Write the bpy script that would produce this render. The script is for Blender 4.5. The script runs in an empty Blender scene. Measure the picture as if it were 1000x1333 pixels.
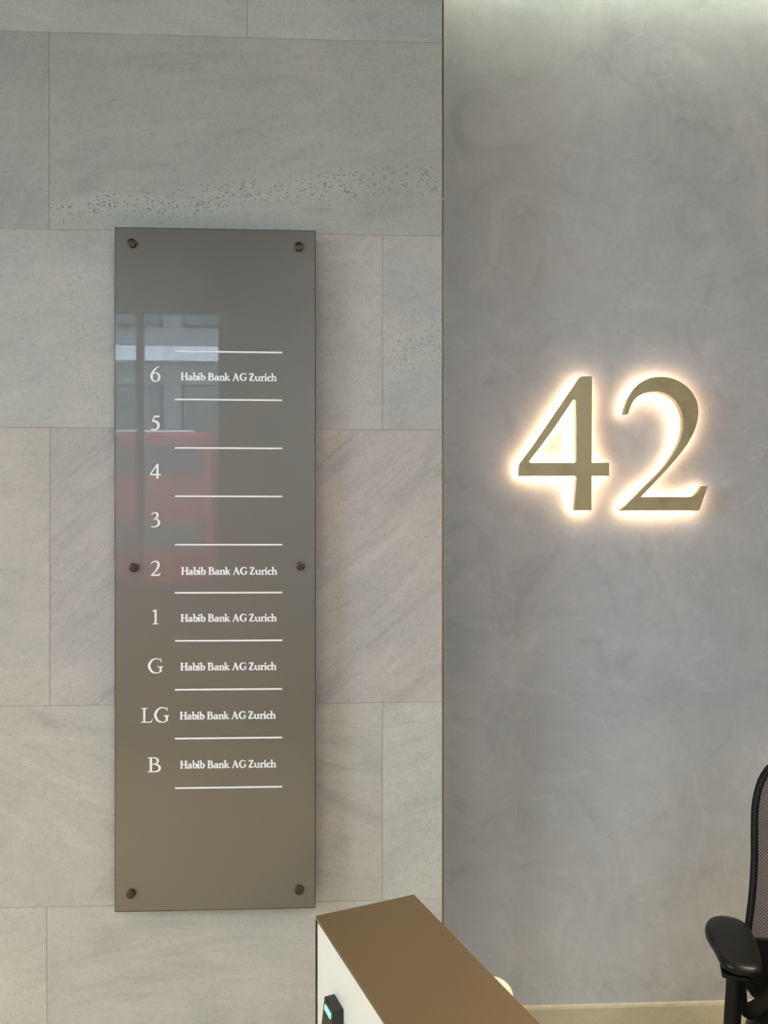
import bpy, bmesh, math, random
from mathutils import Vector, Matrix
from mathutils.geometry import tessellate_polygon
random.seed(4)
PI = math.pi
C = bpy.context.scene.collection
SC = bpy.context.scene

# ------------------------------------------------------------------ camera
F, HZ, YAW, EYE = 935.0, 705.0, math.radians(2.3), 1.56
cam = bpy.data.cameras.new('camera')
cam.lens = F * 36.0 / 1333.0
cam.sensor_width = 36.0
cam.shift_y = (HZ - 666.5) / 1333.0
cam.clip_start = 0.02
camo = bpy.data.objects.new('camera', cam)
camo.location = (0, 0, EYE)
camo.rotation_euler = (PI / 2, 0, -YAW)
C.objects.link(camo)
SC.camera = camo

# ------------------------------------------------------------------ world, exposure
SC.view_settings.view_transform = 'Standard'
SC.view_settings.look = 'None'
SC.view_settings.gamma = 1.0
SC.view_settings.use_curve_mapping = False
SC.view_settings.exposure = 0.85
w = bpy.data.worlds.new('overcast_sky')
SC.world = w
w.use_nodes = True
bg = w.node_tree.nodes['Background']
bg.inputs[0].default_value = (0.70, 0.84, 1.0, 1)
bg.inputs[1].default_value = 11.0


def area(name, loc, sx, sy, power, col, rot=(0, 0, 0), spread=None):
    l = bpy.data.lights.new(name, 'AREA')
    l.shape = 'RECTANGLE'
    l.size, l.size_y, l.energy, l.color = sx, sy, power, col
    if spread:
        l.spread = math.radians(spread)
    o = bpy.data.objects.new(name, l)
    o.location, o.rotation_euler = loc, rot
    C.objects.link(o)
    return o


ZC = 3.45            # ceiling height
YS, YP = 2.15, 2.38  # stone wall face, plaster wall face
YF = -1.60           # front (street) wall
XL, XR = -4.4, 3.4
WX0, WX1, WZ0 = -4.2, -1.06, 1.10   # street window opening
EX0, EX1 = -0.15, 1.6     # unseen window added to the same wall for more daylight
VY0, VY1, SILL = -1.45, 0.55, 0.95    # unseen side window added to the west wall for daylight from the left
def portal(name, loc, sx, sy, rot):
    p_ = area(name, loc, sx, sy, 1, (1, 1, 1), rot)
    p_.data.cycles.is_portal = True


portal('street_window_portal', ((WX0 + WX1) / 2, YF - 0.16, (ZC + WZ0) / 2), WX1 - WX0, ZC - WZ0, (PI / 2, 0, 0))
portal('added_front_window_portal', ((EX0 + EX1) / 2, YF - 0.16, (ZC + SILL) / 2), EX1 - EX0, ZC - SILL, (PI / 2, 0, 0))
portal('added_side_window_portal', (XL - 0.11, (VY0 + VY1) / 2, (ZC + SILL) / 2), ZC - SILL, VY1 - VY0, (0, -PI / 2, 0))
# unseen ceiling lights of the lobby; the warm pair is aimed at the floor
area('unseen_ceiling_light', (1.6, 0.35, ZC - 0.012), 1.2, 0.6, 34, (1.0, 0.78, 0.52), spread=80)
area('unseen_ceiling_light', (-1.9, 0.2, ZC - 0.012), 1.2, 0.6, 34, (1.0, 0.80, 0.56), spread=80)
area('unseen_ceiling_light', (0.9, -0.9, ZC - 0.012), 0.9, 0.25, 16, (0.95, 0.97, 1.0))  # added neutral fill to brighten the upper plaster wall, no known fixture
# light strip hidden in the slot above the plaster wall
area('cove_light', (1.75, 2.27, ZC + 0.10), 3.2, 0.03, 5.5, (0.93, 1.0, 0.78), (math.radians(-12), 0, 0))

# ------------------------------------------------------------------ helpers
cy, sy_ = math.cos(YAW), math.sin(YAW)


def ray(px, py):
    x, z = (px - 500.0) / F, (HZ - py) / F
    return Vector((x * cy + sy_, -x * sy_ + cy, z))


def at(px, py, Y):            # measured point on the wall plane y = Y
    d = ray(px, py)
    t = Y / d.y
    return Vector((d.x * t, Y, EYE + d.z * t))


def atz(px, py, Z):           # measured point on the level plane z = Z
    d = ray(px, py)
    t = (Z - EYE) / d.z
    return Vector((d.x * t, d.y * t, Z))


def link(name, me, mat, parent=None):
    o = bpy.data.objects.new(name, me)
    C.objects.link(o)
    if mat is not None and len(me.materials) == 0:
        me.materials.append(mat)
    if parent is not None:
        o.parent = parent
    return o


def obj(name, bm, mat, parent=None, smooth=False, recalc=True):
    me = bpy.data.meshes.new(name)
    if recalc:
        bmesh.ops.recalc_face_normals(bm, faces=bm.faces)
    bm.to_mesh(me)
    bm.free()
    if smooth:
        for p in me.polygons:
            p.use_smooth = True
        try:
            me.set_sharp_from_angle(angle=math.radians(40))
        except Exception:
            pass
    return link(name, me, mat, parent)


def tag(o, label=None, cat=None, group=None, kind=None):
    if label: o['label'] = label
    if cat: o['category'] = cat
    if group: o['group'] = group
    if kind: o['kind'] = kind
    return o


def thing(name, label, cat, loc=(0, 0, 0), rz=0, group=None):
    o = bpy.data.objects.new(name, None)
    o.location, o.rotation_euler = loc, (0, 0, rz)
    o.empty_display_size = 0.1
    C.objects.link(o)
    return tag(o, label, cat, group)


def box(bm, x0, x1, y0, y1, z0, z1, bev=0.0, mtx=None, seg=2):
    r = bmesh.ops.create_cube(bm, size=1)
    vs = r['verts']
    for v in vs:
        v.co = Vector(((x0 + x1) / 2 + v.co.x * (x1 - x0), (y0 + y1) / 2 + v.co.y * (y1 - y0), (z0 + z1) / 2 + v.co.z * (z1 - z0)))
    if bev:
        es = list({e for v in vs for e in v.link_edges})
        r2 = bmesh.ops.bevel(bm, geom=es, offset=bev, segments=seg, profile=0.5, affect='EDGES')
        vs = list({v for f in r2['faces'] for v in f.verts} | {v for v in vs if v.is_valid})
    if mtx is not None:
        bmesh.ops.transform(bm, matrix=mtx, verts=[v for v in vs if v.is_valid])
    return bm


def bxm(x0, x1, y0, y1, z0, z1, bev=0.0):
    return box(bmesh.new(), x0, x1, y0, y1, z0, z1, bev)


def prism(bm, outer, holes, axis_fn):
    """outer/holes: 2-D loops; axis_fn(u, v, side) -> 3-D, side 0 front, 1 back"""
    loops = [outer] + holes
    flat = [p for l in loops for p in l]
    tris = tessellate_polygon([[Vector((p[0], p[1], 0)) for p in l] for l in loops])
    fr = [bm.verts.new(axis_fn(p[0], p[1], 0)) for p in flat]
    bk = [bm.verts.new(axis_fn(p[0], p[1], 1)) for p in flat]
    for t in tris:
        try:
            bm.faces.new([fr[i] for i in t])
            bm.faces.new([bk[i] for i in reversed(t)])
        except ValueError:
            pass
    k = 0
    for l in loops:
        n = len(l)
        for i in range(n):
            a, b = k + i, k + (i + 1) % n
            bm.faces.new((fr[a], fr[b], bk[b], bk[a]))
        k += n
    return bm


def catmull(pts, n=6, closed=False):
    out = []
    N = len(pts)
    rng = range(N) if closed else range(N - 1)
    for i in rng:
        g = lambda j: pts[j % N] if closed else pts[max(0, min(N - 1, j))]
        p0, p1, p2, p3 = g(i - 1), g(i), g(i + 1), g(i + 2)
        for k in range(n):
            t = k / n
            out.append(tuple(0.5 * (2 * p1[d] + (p2[d] - p0[d]) * t + (2 * p0[d] - 5 * p1[d] + 4 * p2[d] - p3[d]) * t * t
                                    + (-p0[d] + 3 * p1[d] - 3 * p2[d] + p3[d]) * t ** 3) for d in range(len(p1))))
    if not closed:
        out.append(tuple(pts[-1]))
    return out


def tube(bm, pts, rx, ry=None, n=14, up=Vector((1, 0, 0)), closed=False, cap=True):
    """sweep an ellipse (rx along 'side', ry across) along pts; rx may be list"""
    P = [Vector(p) for p in pts]
    N = len(P)
    rings = []
    for i, p in enumerate(P):
        a = P[(i - 1) % N] if (closed or i > 0) else P[i]
        b = P[(i + 1) % N] if (closed or i < N - 1) else P[i]
        t = (b - a).normalized()
        s = (up - t * up.dot(t))
        if s.length < 1e-4:
            s = Vector((0, 0, 1)) - t * t.z
        s.normalize()
        q = t.cross(s)
        r1 = rx[i] if isinstance(rx, (list, tuple)) else rx
        r2 = (ry[i] if isinstance(ry, (list, tuple)) else ry) if ry is not None else r1
        rings.append([bm.verts.new(p + s * (r1 * math.cos(2 * PI * k / n)) + q * (r2 * math.sin(2 * PI * k / n))) for k in range(n)])
    for i in range(N if closed else N - 1):
        A, B = rings[i], rings[(i + 1) % N]
        for k in range(n):
            bm.faces.new((A[k], A[(k + 1) % n], B[(k + 1) % n], B[k]))
    if cap and not closed:
        bm.faces.new(rings[0][::-1])
        bm.faces.new(rings[-1])
    return bm


def lathe(bm, prof, n=32, mtx=None):
    """prof: (r, z) list around the z axis"""
    rings = []
    for r, z in prof:
        if r < 1e-6:
            rings.append([bm.verts.new((0, 0, z))])
        else:
            rings.append([bm.verts.new((r * math.cos(2 * PI * k / n), r * math.sin(2 * PI * k / n), z)) for k in range(n)])
    for A, B in zip(rings, rings[1:]):
        for k in range(n):
            k2 = (k + 1) % n
            if len(A) == 1 and len(B) == 1: continue
            if len(A) == 1: bm.faces.new((A[0], B[k], B[k2]))
            elif len(B) == 1: bm.faces.new((A[k], A[k2], B[0]))
            else: bm.faces.new((A[k], A[k2], B[k2], B[k]))
    if mtx is not None:
        bmesh.ops.transform(bm, matrix=mtx, verts=[v for r in rings for v in r])
    return bm


# ------------------------------------------------------------------ materials
def s2l(r, g, b):
    f = lambda c: ((c / 255 + 0.055) / 1.055) ** 2.4 if c > 10 else c / 255 / 12.92
    return (f(r), f(g), f(b), 1)


class NT:
    def __init__(self, name):
        self.m = bpy.data.materials.new(name)
        self.m.use_nodes = True
        self.t = self.m.node_tree
        self.p = self.t.nodes['Principled BSDF']

    def n(self, typ, **kw):
        nd = self.t.nodes.new(typ)
        for k, v in kw.items():
            if k.startswith('_'):
                setattr(nd, k[1:], v)
            else:
                key = int(k[1:]) if k[0] == 'i' and k[1:].isdigit() else k
                nd.inputs[key].default_value = v
        return nd

    def l(self, a, ai, b, bi):
        self.t.links.new(a.outputs[ai], b.inputs[bi])

    def ramp(self, src, so, stops):
        r = self.n('ShaderNodeValToRGB')
        e = r.color_ramp.elements
        while len(e) < len(stops): e.new(0.5)
        for k, (p, c) in enumerate(stops):
            e[k].position = p
            e[k].color = c if isinstance(c, (tuple, list)) else (c, c, c, 1)
        self.l(src, so, r, 0)
        return r

    def mix(self, fac, a, b, mode='MIX'):
        m = self.n('ShaderNodeMix', _data_type='RGBA', _blend_type=mode)
        for s, k in ((fac, 0), (a, 6), (b, 7)):
            if isinstance(s, tuple) and hasattr(s[0], 'outputs'):
                self.l(s[0], s[1], m, k)
            else:
                m.inputs[k].default_value = s
        return (m, 2)

    def bump(self, src, so, strength, dist=0.002):
        b = self.n('ShaderNodeBump', Strength=strength, Distance=dist)
        self.l(src, so, b, 'Height')
        self.l(b, 0, self.p, 'Normal')
        return b


def plain(name, col, rough=0.5, metal=0.0, emit=None, estr=0, coat=0.0, noise=0.04, scale=30.0, bump=0.0):
    k = NT(name)
    tc = k.n('ShaderNodeTexCoord')
    nz = k.n('ShaderNodeTexNoise', Scale=scale, Detail=4.0)
    k.l(tc, 'Object', nz, 'Vector')
    c = s2l(*col)
    d = tuple(x * (1 - noise * 2) for x in c[:3]) + (1,)
    u = tuple(min(1, x * (1 + noise * 2)) for x in c[:3]) + (1,)
    r = k.ramp(nz, 0, [(0.3, d), (0.7, u)])
    k.l(r, 0, k.p, 'Base Color')
    k.p.inputs['Roughness'].default_value = rough
    k.p.inputs['Metallic'].default_value = metal
    k.p.inputs['Coat Weight'].default_value = coat
    k.p.inputs['Coat Roughness'].default_value = 0.03
    if bump:
        k.bump(nz, 0, bump)
    if emit:
        k.p.inputs['Emission Color'].default_value = s2l(*emit)
        k.p.inputs['Emission Strength'].default_value = estr
    return k.m


def stone(name, tint, seed, vein=0.25, ang=0.0, stretch=6.0, warm=0.5, pits=None, pit_amt=0.0, pit_s=115.0):
    """limestone tile; world-space pattern.  pits: (x0, z0, x1, z1, half width) of a band of small pits"""
    k = NT(name)
    geo = k.n('ShaderNodeNewGeometry')
    mp = k.n('ShaderNodeMapping')
    mp.inputs['Location'].default_value = (seed * 3.7, seed * 1.3, seed * 2.1)
    k.l(geo, 'Position', mp, 'Vector')
    rot = k.n('ShaderNodeMapping')
    rot.inputs['Rotation'].default_value = (0, math.radians(ang), 0)
    k.l(mp, 0, rot, 'Vector')
    st = k.n('ShaderNodeMapping')
    st.inputs['Scale'].default_value = (1.0, 1.0, stretch)
    k.l(rot, 0, st, 'Vector')
    base = s2l(*tint)
    f = lambda s, b=1.0: (base[0] * s * b, base[1] * s, base[2] * s / b, 1)
    cloud = k.n('ShaderNodeTexNoise', Scale=3.2, Detail=6.0, Roughness=0.6, Distortion=0.4)
    k.l(mp, 0, cloud, 'Vector')
    col = k.ramp(cloud, 0, [(0.30, f(0.90, 0.99)), (0.48, f(1.0)), (0.70, f(1.08, 1.0 + 0.05 * warm))])
    vn = k.n('ShaderNodeTexNoise', Scale=2.6, Detail=9.0, Roughness=0.62, Distortion=0.9)
    k.l(st, 0, vn, 'Vector')
    vr = k.ramp(vn, 0, [(0.36, 0.80), (0.47, 1.0), (0.55, 1.0), (0.66, 1.16)])
    c1 = k.mix(vein, (col, 0), (1, 1, 1, 1), 'MIX')
    c1 = k.mix(vein, (col, 0), (vr, 0), 'MULTIPLY')
    # streaks
    sn = k.n('ShaderNodeTexNoise', Scale=7.0, Detail=6.0, Roughness=0.7, Distortion=0.3)
    st2 = k.n('ShaderNodeMapping')
    st2.inputs['Scale'].default_value = (0.6, 1.0, stretch * 1.8)
    k.l(rot, 0, st2, 'Vector')
    k.l(st2, 0, sn, 'Vector')
    sr = k.ramp(sn, 0, [(0.34, 0.86), (0.44, 1.0), (0.62, 1.0), (0.72, 1.1)])
    c1 = k.mix(min(1, vein * 1.1), c1, (sr, 0), 'MULTIPLY')
    # grain
    g = k.n('ShaderNodeTexNoise', Scale=190.0, Detail=3.0, Roughness=0.7)
    k.l(mp, 0, g, 'Vector')
    gr = k.ramp(g, 0, [(0.30, 0.84), (0.45, 0.98), (0.62, 1.03), (0.75, 1.12)])
    c1 = k.mix(1.0, c1, (gr, 0), 'MULTIPLY')
    g2 = k.n('ShaderNodeTexNoise', Scale=55.0, Detail=5.0, Roughness=0.75)
    k.l(mp, 0, g2, 'Vector')
    gr2 = k.ramp(g2, 0, [(0.34, 0.90), (0.48, 1.0), (0.58, 1.01), (0.70, 1.07)])
    c1 = k.mix(1.0, c1, (gr2, 0), 'MULTIPLY')
    # sparse dark flecks everywhere
    vo = k.n('ShaderNodeTexVoronoi', Scale=85.0)
    k.l(mp, 0, vo, 'Vector')
    wh = k.n('ShaderNodeTexNoise', Scale=9.0, Detail=2.0)
    k.l(mp, 0, wh, 'Vector')
    sub = k.n('ShaderNodeMath', _operation='MULTIPLY', i1=1.0)
    k.l(wh, 0, sub, 0)
    fl = k.ramp(vo, 'Distance', [(0.10, 1.0), (0.24, 0.0)])
    wr = k.ramp(wh, 0, [(0.52, 0.0), (0.66, 1.0)])
    fm = k.n('ShaderNodeMath', _operation='MULTIPLY')
    k.l(fl, 0, fm, 0)
    k.l(wr, 0, fm, 1)
    fm2 = k.n('ShaderNodeMath', _operation='MULTIPLY', i1=0.35)
    k.l(fm, 0, fm2, 0)
    c1 = k.mix((fm2, 0), c1, f(0.55))
    hsrc = (g, 0)
    if pits:
        x0, z0, x1, z1, hw = pits
        L = math.hypot(x1 - x0, z1 - z0)
        nx, nz_ = -(z1 - z0) / L, (x1 - x0) / L
        sep = k.n('ShaderNodeSeparateXYZ')
        k.l(geo, 'Position', sep, 0)
        a = k.n('ShaderNodeMath', _operation='MULTIPLY', i1=nx)
        k.l(sep, 'X', a, 0)
        b = k.n('ShaderNodeMath', _operation='MULTIPLY_ADD', i1=nz_)
        k.l(sep, 'Z', b, 0)
        k.l(a, 0, b, 2)
        wob = k.n('ShaderNodeTexNoise', Scale=5.0, Detail=3.0)
        k.l(mp, 0, wob, 'Vector')
        wm = k.n('ShaderNodeMath', _operation='MULTIPLY_ADD', i1=hw * 2.2, i2=-(x0 * nx + z0 * nz_) - hw * 1.1)
        k.l(wob, 0, wm, 0)
        dd = k.n('ShaderNodeMath', _operation='ADD')
        k.l(b, 0, dd, 0)
        k.l(wm, 0, dd, 1)
        ab = k.n('ShaderNodeMath', _operation='ABSOLUTE')
        k.l(dd, 0, ab, 0)
        dv = k.n('ShaderNodeMath', _operation='DIVIDE', i1=hw)
        k.l(ab, 0, dv, 0)
        band = k.ramp(dv, 0, [(0.35, 1.0), (1.0, 0.0)])
        pv = k.n('ShaderNodeTexVoronoi', Scale=pit_s, Randomness=1.0)
        pm = k.n('ShaderNodeMapping')
        pm.inputs['Scale'].default_value = (0.6, 1.0, 1.3)
        dn = k.n('ShaderNodeTexNoise', Scale=38.0, Detail=3.0)
        k.l(mp, 0, dn, 'Vector')
        dsc = k.n('ShaderNodeVectorMath', _operation='MULTIPLY_ADD')
        dsc.inputs[1].default_value = (0.03, 0.03, 0.03)
        k.l(dn, 'Color', dsc, 0)
        k.l(mp, 0, dsc, 2)
        k.l(dsc, 0, pm, 'Vector')
        k.l(pm, 0, pv, 'Vector')
        pr = k.ramp(pv, 'Distance', [(0.26, 1.0), (0.42, 0.0)])
        csep = k.n('ShaderNodeSeparateColor')
        k.l(pv, 'Color', csep, 0)
        pick = k.ramp(csep, 0, [(0.36, 0.0), (0.44, 1.0)])
        q = k.n('ShaderNodeMath', _operation='MULTIPLY')
        k.l(pr, 0, q, 0)
        k.l(pick, 0, q, 1)
        q2 = k.n('ShaderNodeMath', _operation='MULTIPLY')
        k.l(q, 0, q2, 0)
        k.l(band, 0, q2, 1)
        q3 = k.n('ShaderNodeMath', _operation='MULTIPLY', i1=pit_amt)
        k.l(q2, 0, q3, 0)
        lb = k.n('ShaderNodeMath', _operation='MULTIPLY', i1=0.30)
        k.l(band, 0, lb, 0)
        c1 = k.mix((lb, 0), c1, f(1.22))
        c1 = k.mix((q3, 0), c1, f(0.54))
    k.l(c1[0], c1[1], k.p, 'Base Color')
    k.p.inputs['Roughness'].default_value = 0.62
    k.bump(g, 0, 0.18, 0.0015)
    return k.m


def plaster(name, tint):
    """polished trowelled plaster with cloudy swirls"""
    k = NT(name)
    geo = k.n('ShaderNodeNewGeometry')
    b = s2l(*tint)
    f = lambda s, wv=1.0: (b[0] * s * wv, b[1] * s, b[2] * s / wv, 1)
    c = k.n('ShaderNodeTexNoise', Scale=1.5, Detail=5.0, Roughness=0.55, Distortion=1.2)
    k.l(geo, 'Position', c, 'Vector')
    r = k.ramp(c, 0, [(0.30, f(0.88, 0.985)), (0.5, f(1.0)), (0.70, f(1.09, 1.02))])
    # broad trowel sweeps
    sw = k.n('ShaderNodeTexNoise', Scale=3.4, Detail=7.0, Roughness=0.62, Distortion=3.2)
    k.l(geo, 'Position', sw, 'Vector')
    sr = k.ramp(sw, 0, [(0.33, 0.87), (0.46, 0.99), (0.56, 1.0), (0.66, 1.11)])
    m = k.mix(0.85, (r, 0), (sr, 0), 'MULTIPLY')
    # thin curved trowel lines
    tn = k.n('ShaderNodeTexNoise', Scale=2.6, Detail=2.0, Distortion=2.6)
    k.l(geo, 'Position', tn, 'Vector')
    tr = k.ramp(tn, 0, [(0.493, 0.0), (0.50, 1.0), (0.507, 0.0)])
    brk = k.n('ShaderNodeTexNoise', Scale=7.0, Detail=4.0)
    k.l(geo, 'Position', brk, 'Vector')
    br = k.ramp(brk, 0, [(0.5, 0.0), (0.62, 1.0)])
    tm = k.n('ShaderNodeMath', _operation='MULTIPLY')
    k.l(tr, 0, tm, 0)
    k.l(br, 0, tm, 1)
    t2 = k.n('ShaderNodeMath', _operation='MULTIPLY', i1=0.5)
    k.l(tm, 0, t2, 0)
    m = k.mix((t2, 0), m, f(1.28))
    # brushed fibre
    fb = k.n('ShaderNodeTexNoise', Scale=42.0, Detail=5.0, Roughness=0.7, Distortion=1.0)
    k.l(geo, 'Position', fb, 'Vector')
    fr = k.ramp(fb, 0, [(0.3, 0.94), (0.7, 1.05)])
    m = k.mix(0.8, m, (fr, 0), 'MULTIPLY')
    k.l(m[0], m[1], k.p, 'Base Color')
    rr = k.ramp(sw, 0, [(0.3, 0.42), (0.7, 0.62)])
    k.l(rr, 0, k.p, 'Roughness')
    k.bump(sw, 0, 0.25, 0.004)
    return k.m


M = {}
M['grout'] = plain('grout', (168, 156, 132), 0.9, scale=60)
M['plaster'] = plaster('grey_polished_plaster', (178, 179, 180))
M['white_paint'] = plain('white_paint', (196, 192, 182), 0.85)
M['ceiling'] = plain('ceiling_paint', (128, 128, 122), 0.9)
M['dark_wall'] = plain('lobby_wall_paint', (196, 184, 160), 0.9)
M['brass_trim'] = plain('brass_trim', (128, 116, 84), 0.5, 0.5)
M['skirting'] = plain('cream_skirting', (214, 204, 180), 0.45)
M['floor'] = stone('pale_stone_floor', (176, 166, 140), 9.1, 0.2)
M['brass'] = None
M['letter'] = plain('white_letter', (254, 254, 251), 0.45, noise=0.0)
M['bronze'] = plain('bronze_standoff', (84, 68, 57), 0.38, 0.75, scale=120)
M['bronze_cap'] = plain('bronze_laminate', (114, 95, 67), 0.34, 0.35, noise=0.01, scale=200)
M['white_panel'] = plain('white_gloss_panel', (220, 214, 200), 0.25, noise=0.005)
M['black_edge'] = plain('black_edge', (28, 24, 18), 0.5)
M['black_plastic'] = plain('black_plastic', (15, 14, 12), 0.42, noise=0.02)
M['pad'] = plain('soft_black_pad', (15, 15, 12), 0.34, noise=0.03, scale=180, bump=0.05)
M['frame_black'] = plain('gloss_black_frame', (7, 7, 5), 0.55)
M['reader'] = plain('reader_black', (30, 29, 26), 0.35)
M['green'] = plain('green_indicator', (90, 240, 165), 0.4, emit=(125, 255, 180), estr=1.0, noise=0)
M['cream'] = plain('cream_white_gloss', (248, 242, 222), 0.3, noise=0)
M['chrome'] = plain('brushed_steel', (170, 170, 170), 0.3, 1.0)
M['frame_grey'] = plain('grey_window_frame', (170, 176, 172), 0.5, 0.2)
M['dark_metal'] = plain('dark_window_metal', (52, 54, 54), 0.45, 0.5)
M['tile_red'] = plain('bus_red', (148, 64, 64), 0.3, coat=0.5)
M['bus_glass'] = plain('bus_glass', (52, 60, 66), 0.1, coat=0.5)
M['rubber'] = plain('rubber', (24, 24, 24), 0.8)
M['asphalt'] = plain('asphalt', (92, 92, 92), 0.9, scale=4, noise=0.1)
M['paving'] = plain('paving', (150, 148, 142), 0.9)
M['facade'] = plain('pale_facade', (130, 134, 138), 0.9)
M['fascia'] = plain('white_fascia', (238, 240, 244), 0.7)
M['far_glass'] = plain('facade_glass', (66, 78, 88), 0.08, coat=0.5)

for n_ in ('frame_black', 'black_plastic', 'pad'):
    M[n_].node_tree.nodes['Principled BSDF'].inputs['Specular IOR Level'].default_value = 0.25

# brass face of the numerals (brushed, faint blotches)
k = NT('brushed_brass')
geo = k.n('ShaderNodeNewGeometry')
mp = k.n('ShaderNodeMapping')
mp.inputs['Scale'].default_value = (8, 8, 90)
k.l(geo, 'Position', mp, 0)
nz = k.n('ShaderNodeTexNoise', Scale=2.0, Detail=6.0)
k.l(mp, 0, nz, 'Vector')
n2 = k.n('ShaderNodeTexNoise', Scale=14.0, Detail=4.0)
k.l(geo, 'Position', n2, 'Vector')
r1 = k.ramp(nz, 0, [(0.3, s2l(172, 157, 119)), (0.7, s2l(178, 164, 126))])
r2 = k.ramp(n2, 0, [(0.25, 0.72), (0.42, 1.0), (0.7, 1.05)])
m = k.mix(0.7, (r1, 0), (r2, 0), 'MULTIPLY')
k.l(m[0], m[1], k.p, 'Base Color')
k.p.inputs['Metallic'].default_value = 0.35
k.p.inputs['Roughness'].default_value = 0.45
M['brass'] = k.m

# warm LED diffuser behind the numerals
k = NT('warm_led_diffuser')
k.p.inputs['Base Color'].default_value = (0.9, 0.85, 0.75, 1)
k.p.inputs['Emission Color'].default_value = (1.0, 0.66, 0.41, 1)
k.p.inputs['Emission Strength'].default_value = 10.5
M['led'] = k.m

# bronze-tinted, back-painted glass of the directory plate
k = NT('tinted_glass_plate')
geo = k.n('ShaderNodeNewGeometry')
nz = k.n('ShaderNodeTexNoise', Scale=1.6, Detail=2.0)
k.l(geo, 'Position', nz, 'Vector')
r1 = k.ramp(nz, 0, [(0.35, s2l(117, 113, 104)), (0.65, s2l(123, 118, 108))])
k.l(r1, 0, k.p, 'Base Color')
k.p.inputs['Roughness'].default_value = 0.38
k.p.inputs['Metallic'].default_value = 0.5
k.p.inputs['Coat Weight'].default_value = 1.0
k.p.inputs['Coat Roughness'].default_value = 0.0
k.p.inputs['Coat IOR'].default_value = 1.48
M['plate'] = k.m

# thin clear pane: mostly transmits, mirrors a little
def thin_glass(name, tint):
    m_ = bpy.data.materials.new(name)
    m_.use_nodes = True
    t = m_.node_tree
    t.nodes.clear()
    o = t.nodes.new('ShaderNodeOutputMaterial')
    tr = t.nodes.new('ShaderNodeBsdfTransparent')
    tr.inputs[0].default_value = tint
    gl = t.nodes.new('ShaderNodeBsdfGlossy')
    gl.inputs['Roughness'].default_value = 0.02
    fr = t.nodes.new('ShaderNodeFresnel')
    fr.inputs[0].default_value = 1.5
    mx = t.nodes.new('ShaderNodeMixShader')
    t.links.new(fr.outputs[0], mx.inputs[0])
    t.links.new(tr.outputs[0], mx.inputs[1])
    t.links.new(gl.outputs[0], mx.inputs[2])
    t.links.new(mx.outputs[0], o.inputs[0])
    return m_
M['pane'] = thin_glass('clear_pane', (0.93, 0.96, 0.95, 1))

# woven chair mesh: open weave, see-through between threads
k = NT('woven_mesh')
tc = k.n('ShaderNodeTexCoord')
mp = k.n('ShaderNodeMapping')
mp.inputs['Rotation'].default_value = (PI / 2, 0, math.radians(45))
k.l(tc, 'Object', mp, 0)
ck = k.n('ShaderNodeTexVoronoi', _voronoi_dimensions='2D', Scale=190.0, Randomness=0.0)
k.l(mp, 0, ck, 'Vector')
hr = k.ramp(ck, 'Distance', [(0.28, 0.50), (0.42, 0.96)])
k.p.inputs['Base Color'].default_value = s2l(50, 44, 45)
k.p.inputs['Roughness'].default_value = 0.7
k.l(hr, 0, k.p, 'Alpha')
M['mesh'] = k.m

# ------------------------------------------------------------------ setting: stone wall
def zpx(y, x=290):
    return at(x, y, YS).z
rows_px = [48, 302.5, 558, 916.5, 1176]
zs = [ZC] + [zpx(v) for v in rows_px] + [0.0]
XE = at(577.5, 700, YS).x - 0.004        # right end of the stone face
joint = [at(v, 600, YS).x for v in (322, 64, 498, 65, 498, 61)]
TW = 1.2
W_LEFT = bxm(XL, XE, YS + 0.0013, YS + 0.16, 0, ZC + 0.2)
wall_stone = obj('wall_left', W_LEFT, M['grout'])
tag(wall_stone, kind='structure')


def band(xa, ya, xb, yb, hwpx):
    a, b = at(xa, ya, YS), at(xb, yb, YS)
    return (a.x, a.z, b.x, b.z, hwpx * YS / F)


specs = {  # (row, column index counted from the left visible tile): tint, keywords; tints also carry part of the wall's light gradient
    (0, 'L'): ((186, 188, 181), dict(vein=0.35, ang=-5)),
    (0, 'R'): ((186, 191, 184), dict(vein=0.3, ang=4)),
    (1, 'L'): ((171, 171, 164), dict(vein=0.35, ang=58)),
    (1, 'R'): ((174, 175, 167), dict(vein=0.45, ang=9, stretch=4, pits=band(90, 272, 575, 232, 26), pit_amt=1.0)),
    (2, 'L'): ((186, 183, 175), dict(vein=0.35, ang=4)),
    (2, 'R'): ((180, 178, 172), dict(vein=0.35, ang=30, pits=band(500, 480, 575, 440, 60), pit_amt=0.75, pit_s=165.0)),
    (3, 'L'): ((193, 185, 173), dict(vein=0.3, ang=0)),
    (3, 'R'): ((189, 181, 173), dict(vein=0.65, ang=40, stretch=6, warm=1)),
    (4, 'L'): ((193, 186, 174), dict(vein=0.6, ang=-14, stretch=3)),
    (4, 'R'): ((193, 190, 180), dict(vein=0.45, ang=14)),
    (5, 'L'): ((193, 188, 176), dict(vein=0.5, ang=15)),
    (5, 'R'): ((191, 186, 175), dict(vein=0.45, ang=5)),
}
seed = 0
G = 0.0008
for r in range(6):
    ztop, zbot = zs[r], zs[r + 1]
    edges = [joint[r]]
    while edges[0] - TW > XL: edges.insert(0, edges[0] - TW)
    edges.insert(0, XL)
    while edges[-1] + TW < XE - 0.02: edges.append(edges[-1] + TW)
    edges.append(XE)
    for i in range(len(edges) - 1):
        seed += 1
        a, b = edges[i], edges[i + 1]
        side = 'R' if a >= joint[r] - 0.01 else 'L'
        tint, kw = specs[(r, side)]
        bm = bxm(a + G, b - G, YS + random.uniform(-0.0002, 0.0002), YS + 0.0014, zbot + G, ztop - G, 0.0004)
        obj('stone_tile', bm, stone('limestone', tint, seed * 1.37, **kw), wall_stone)

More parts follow.
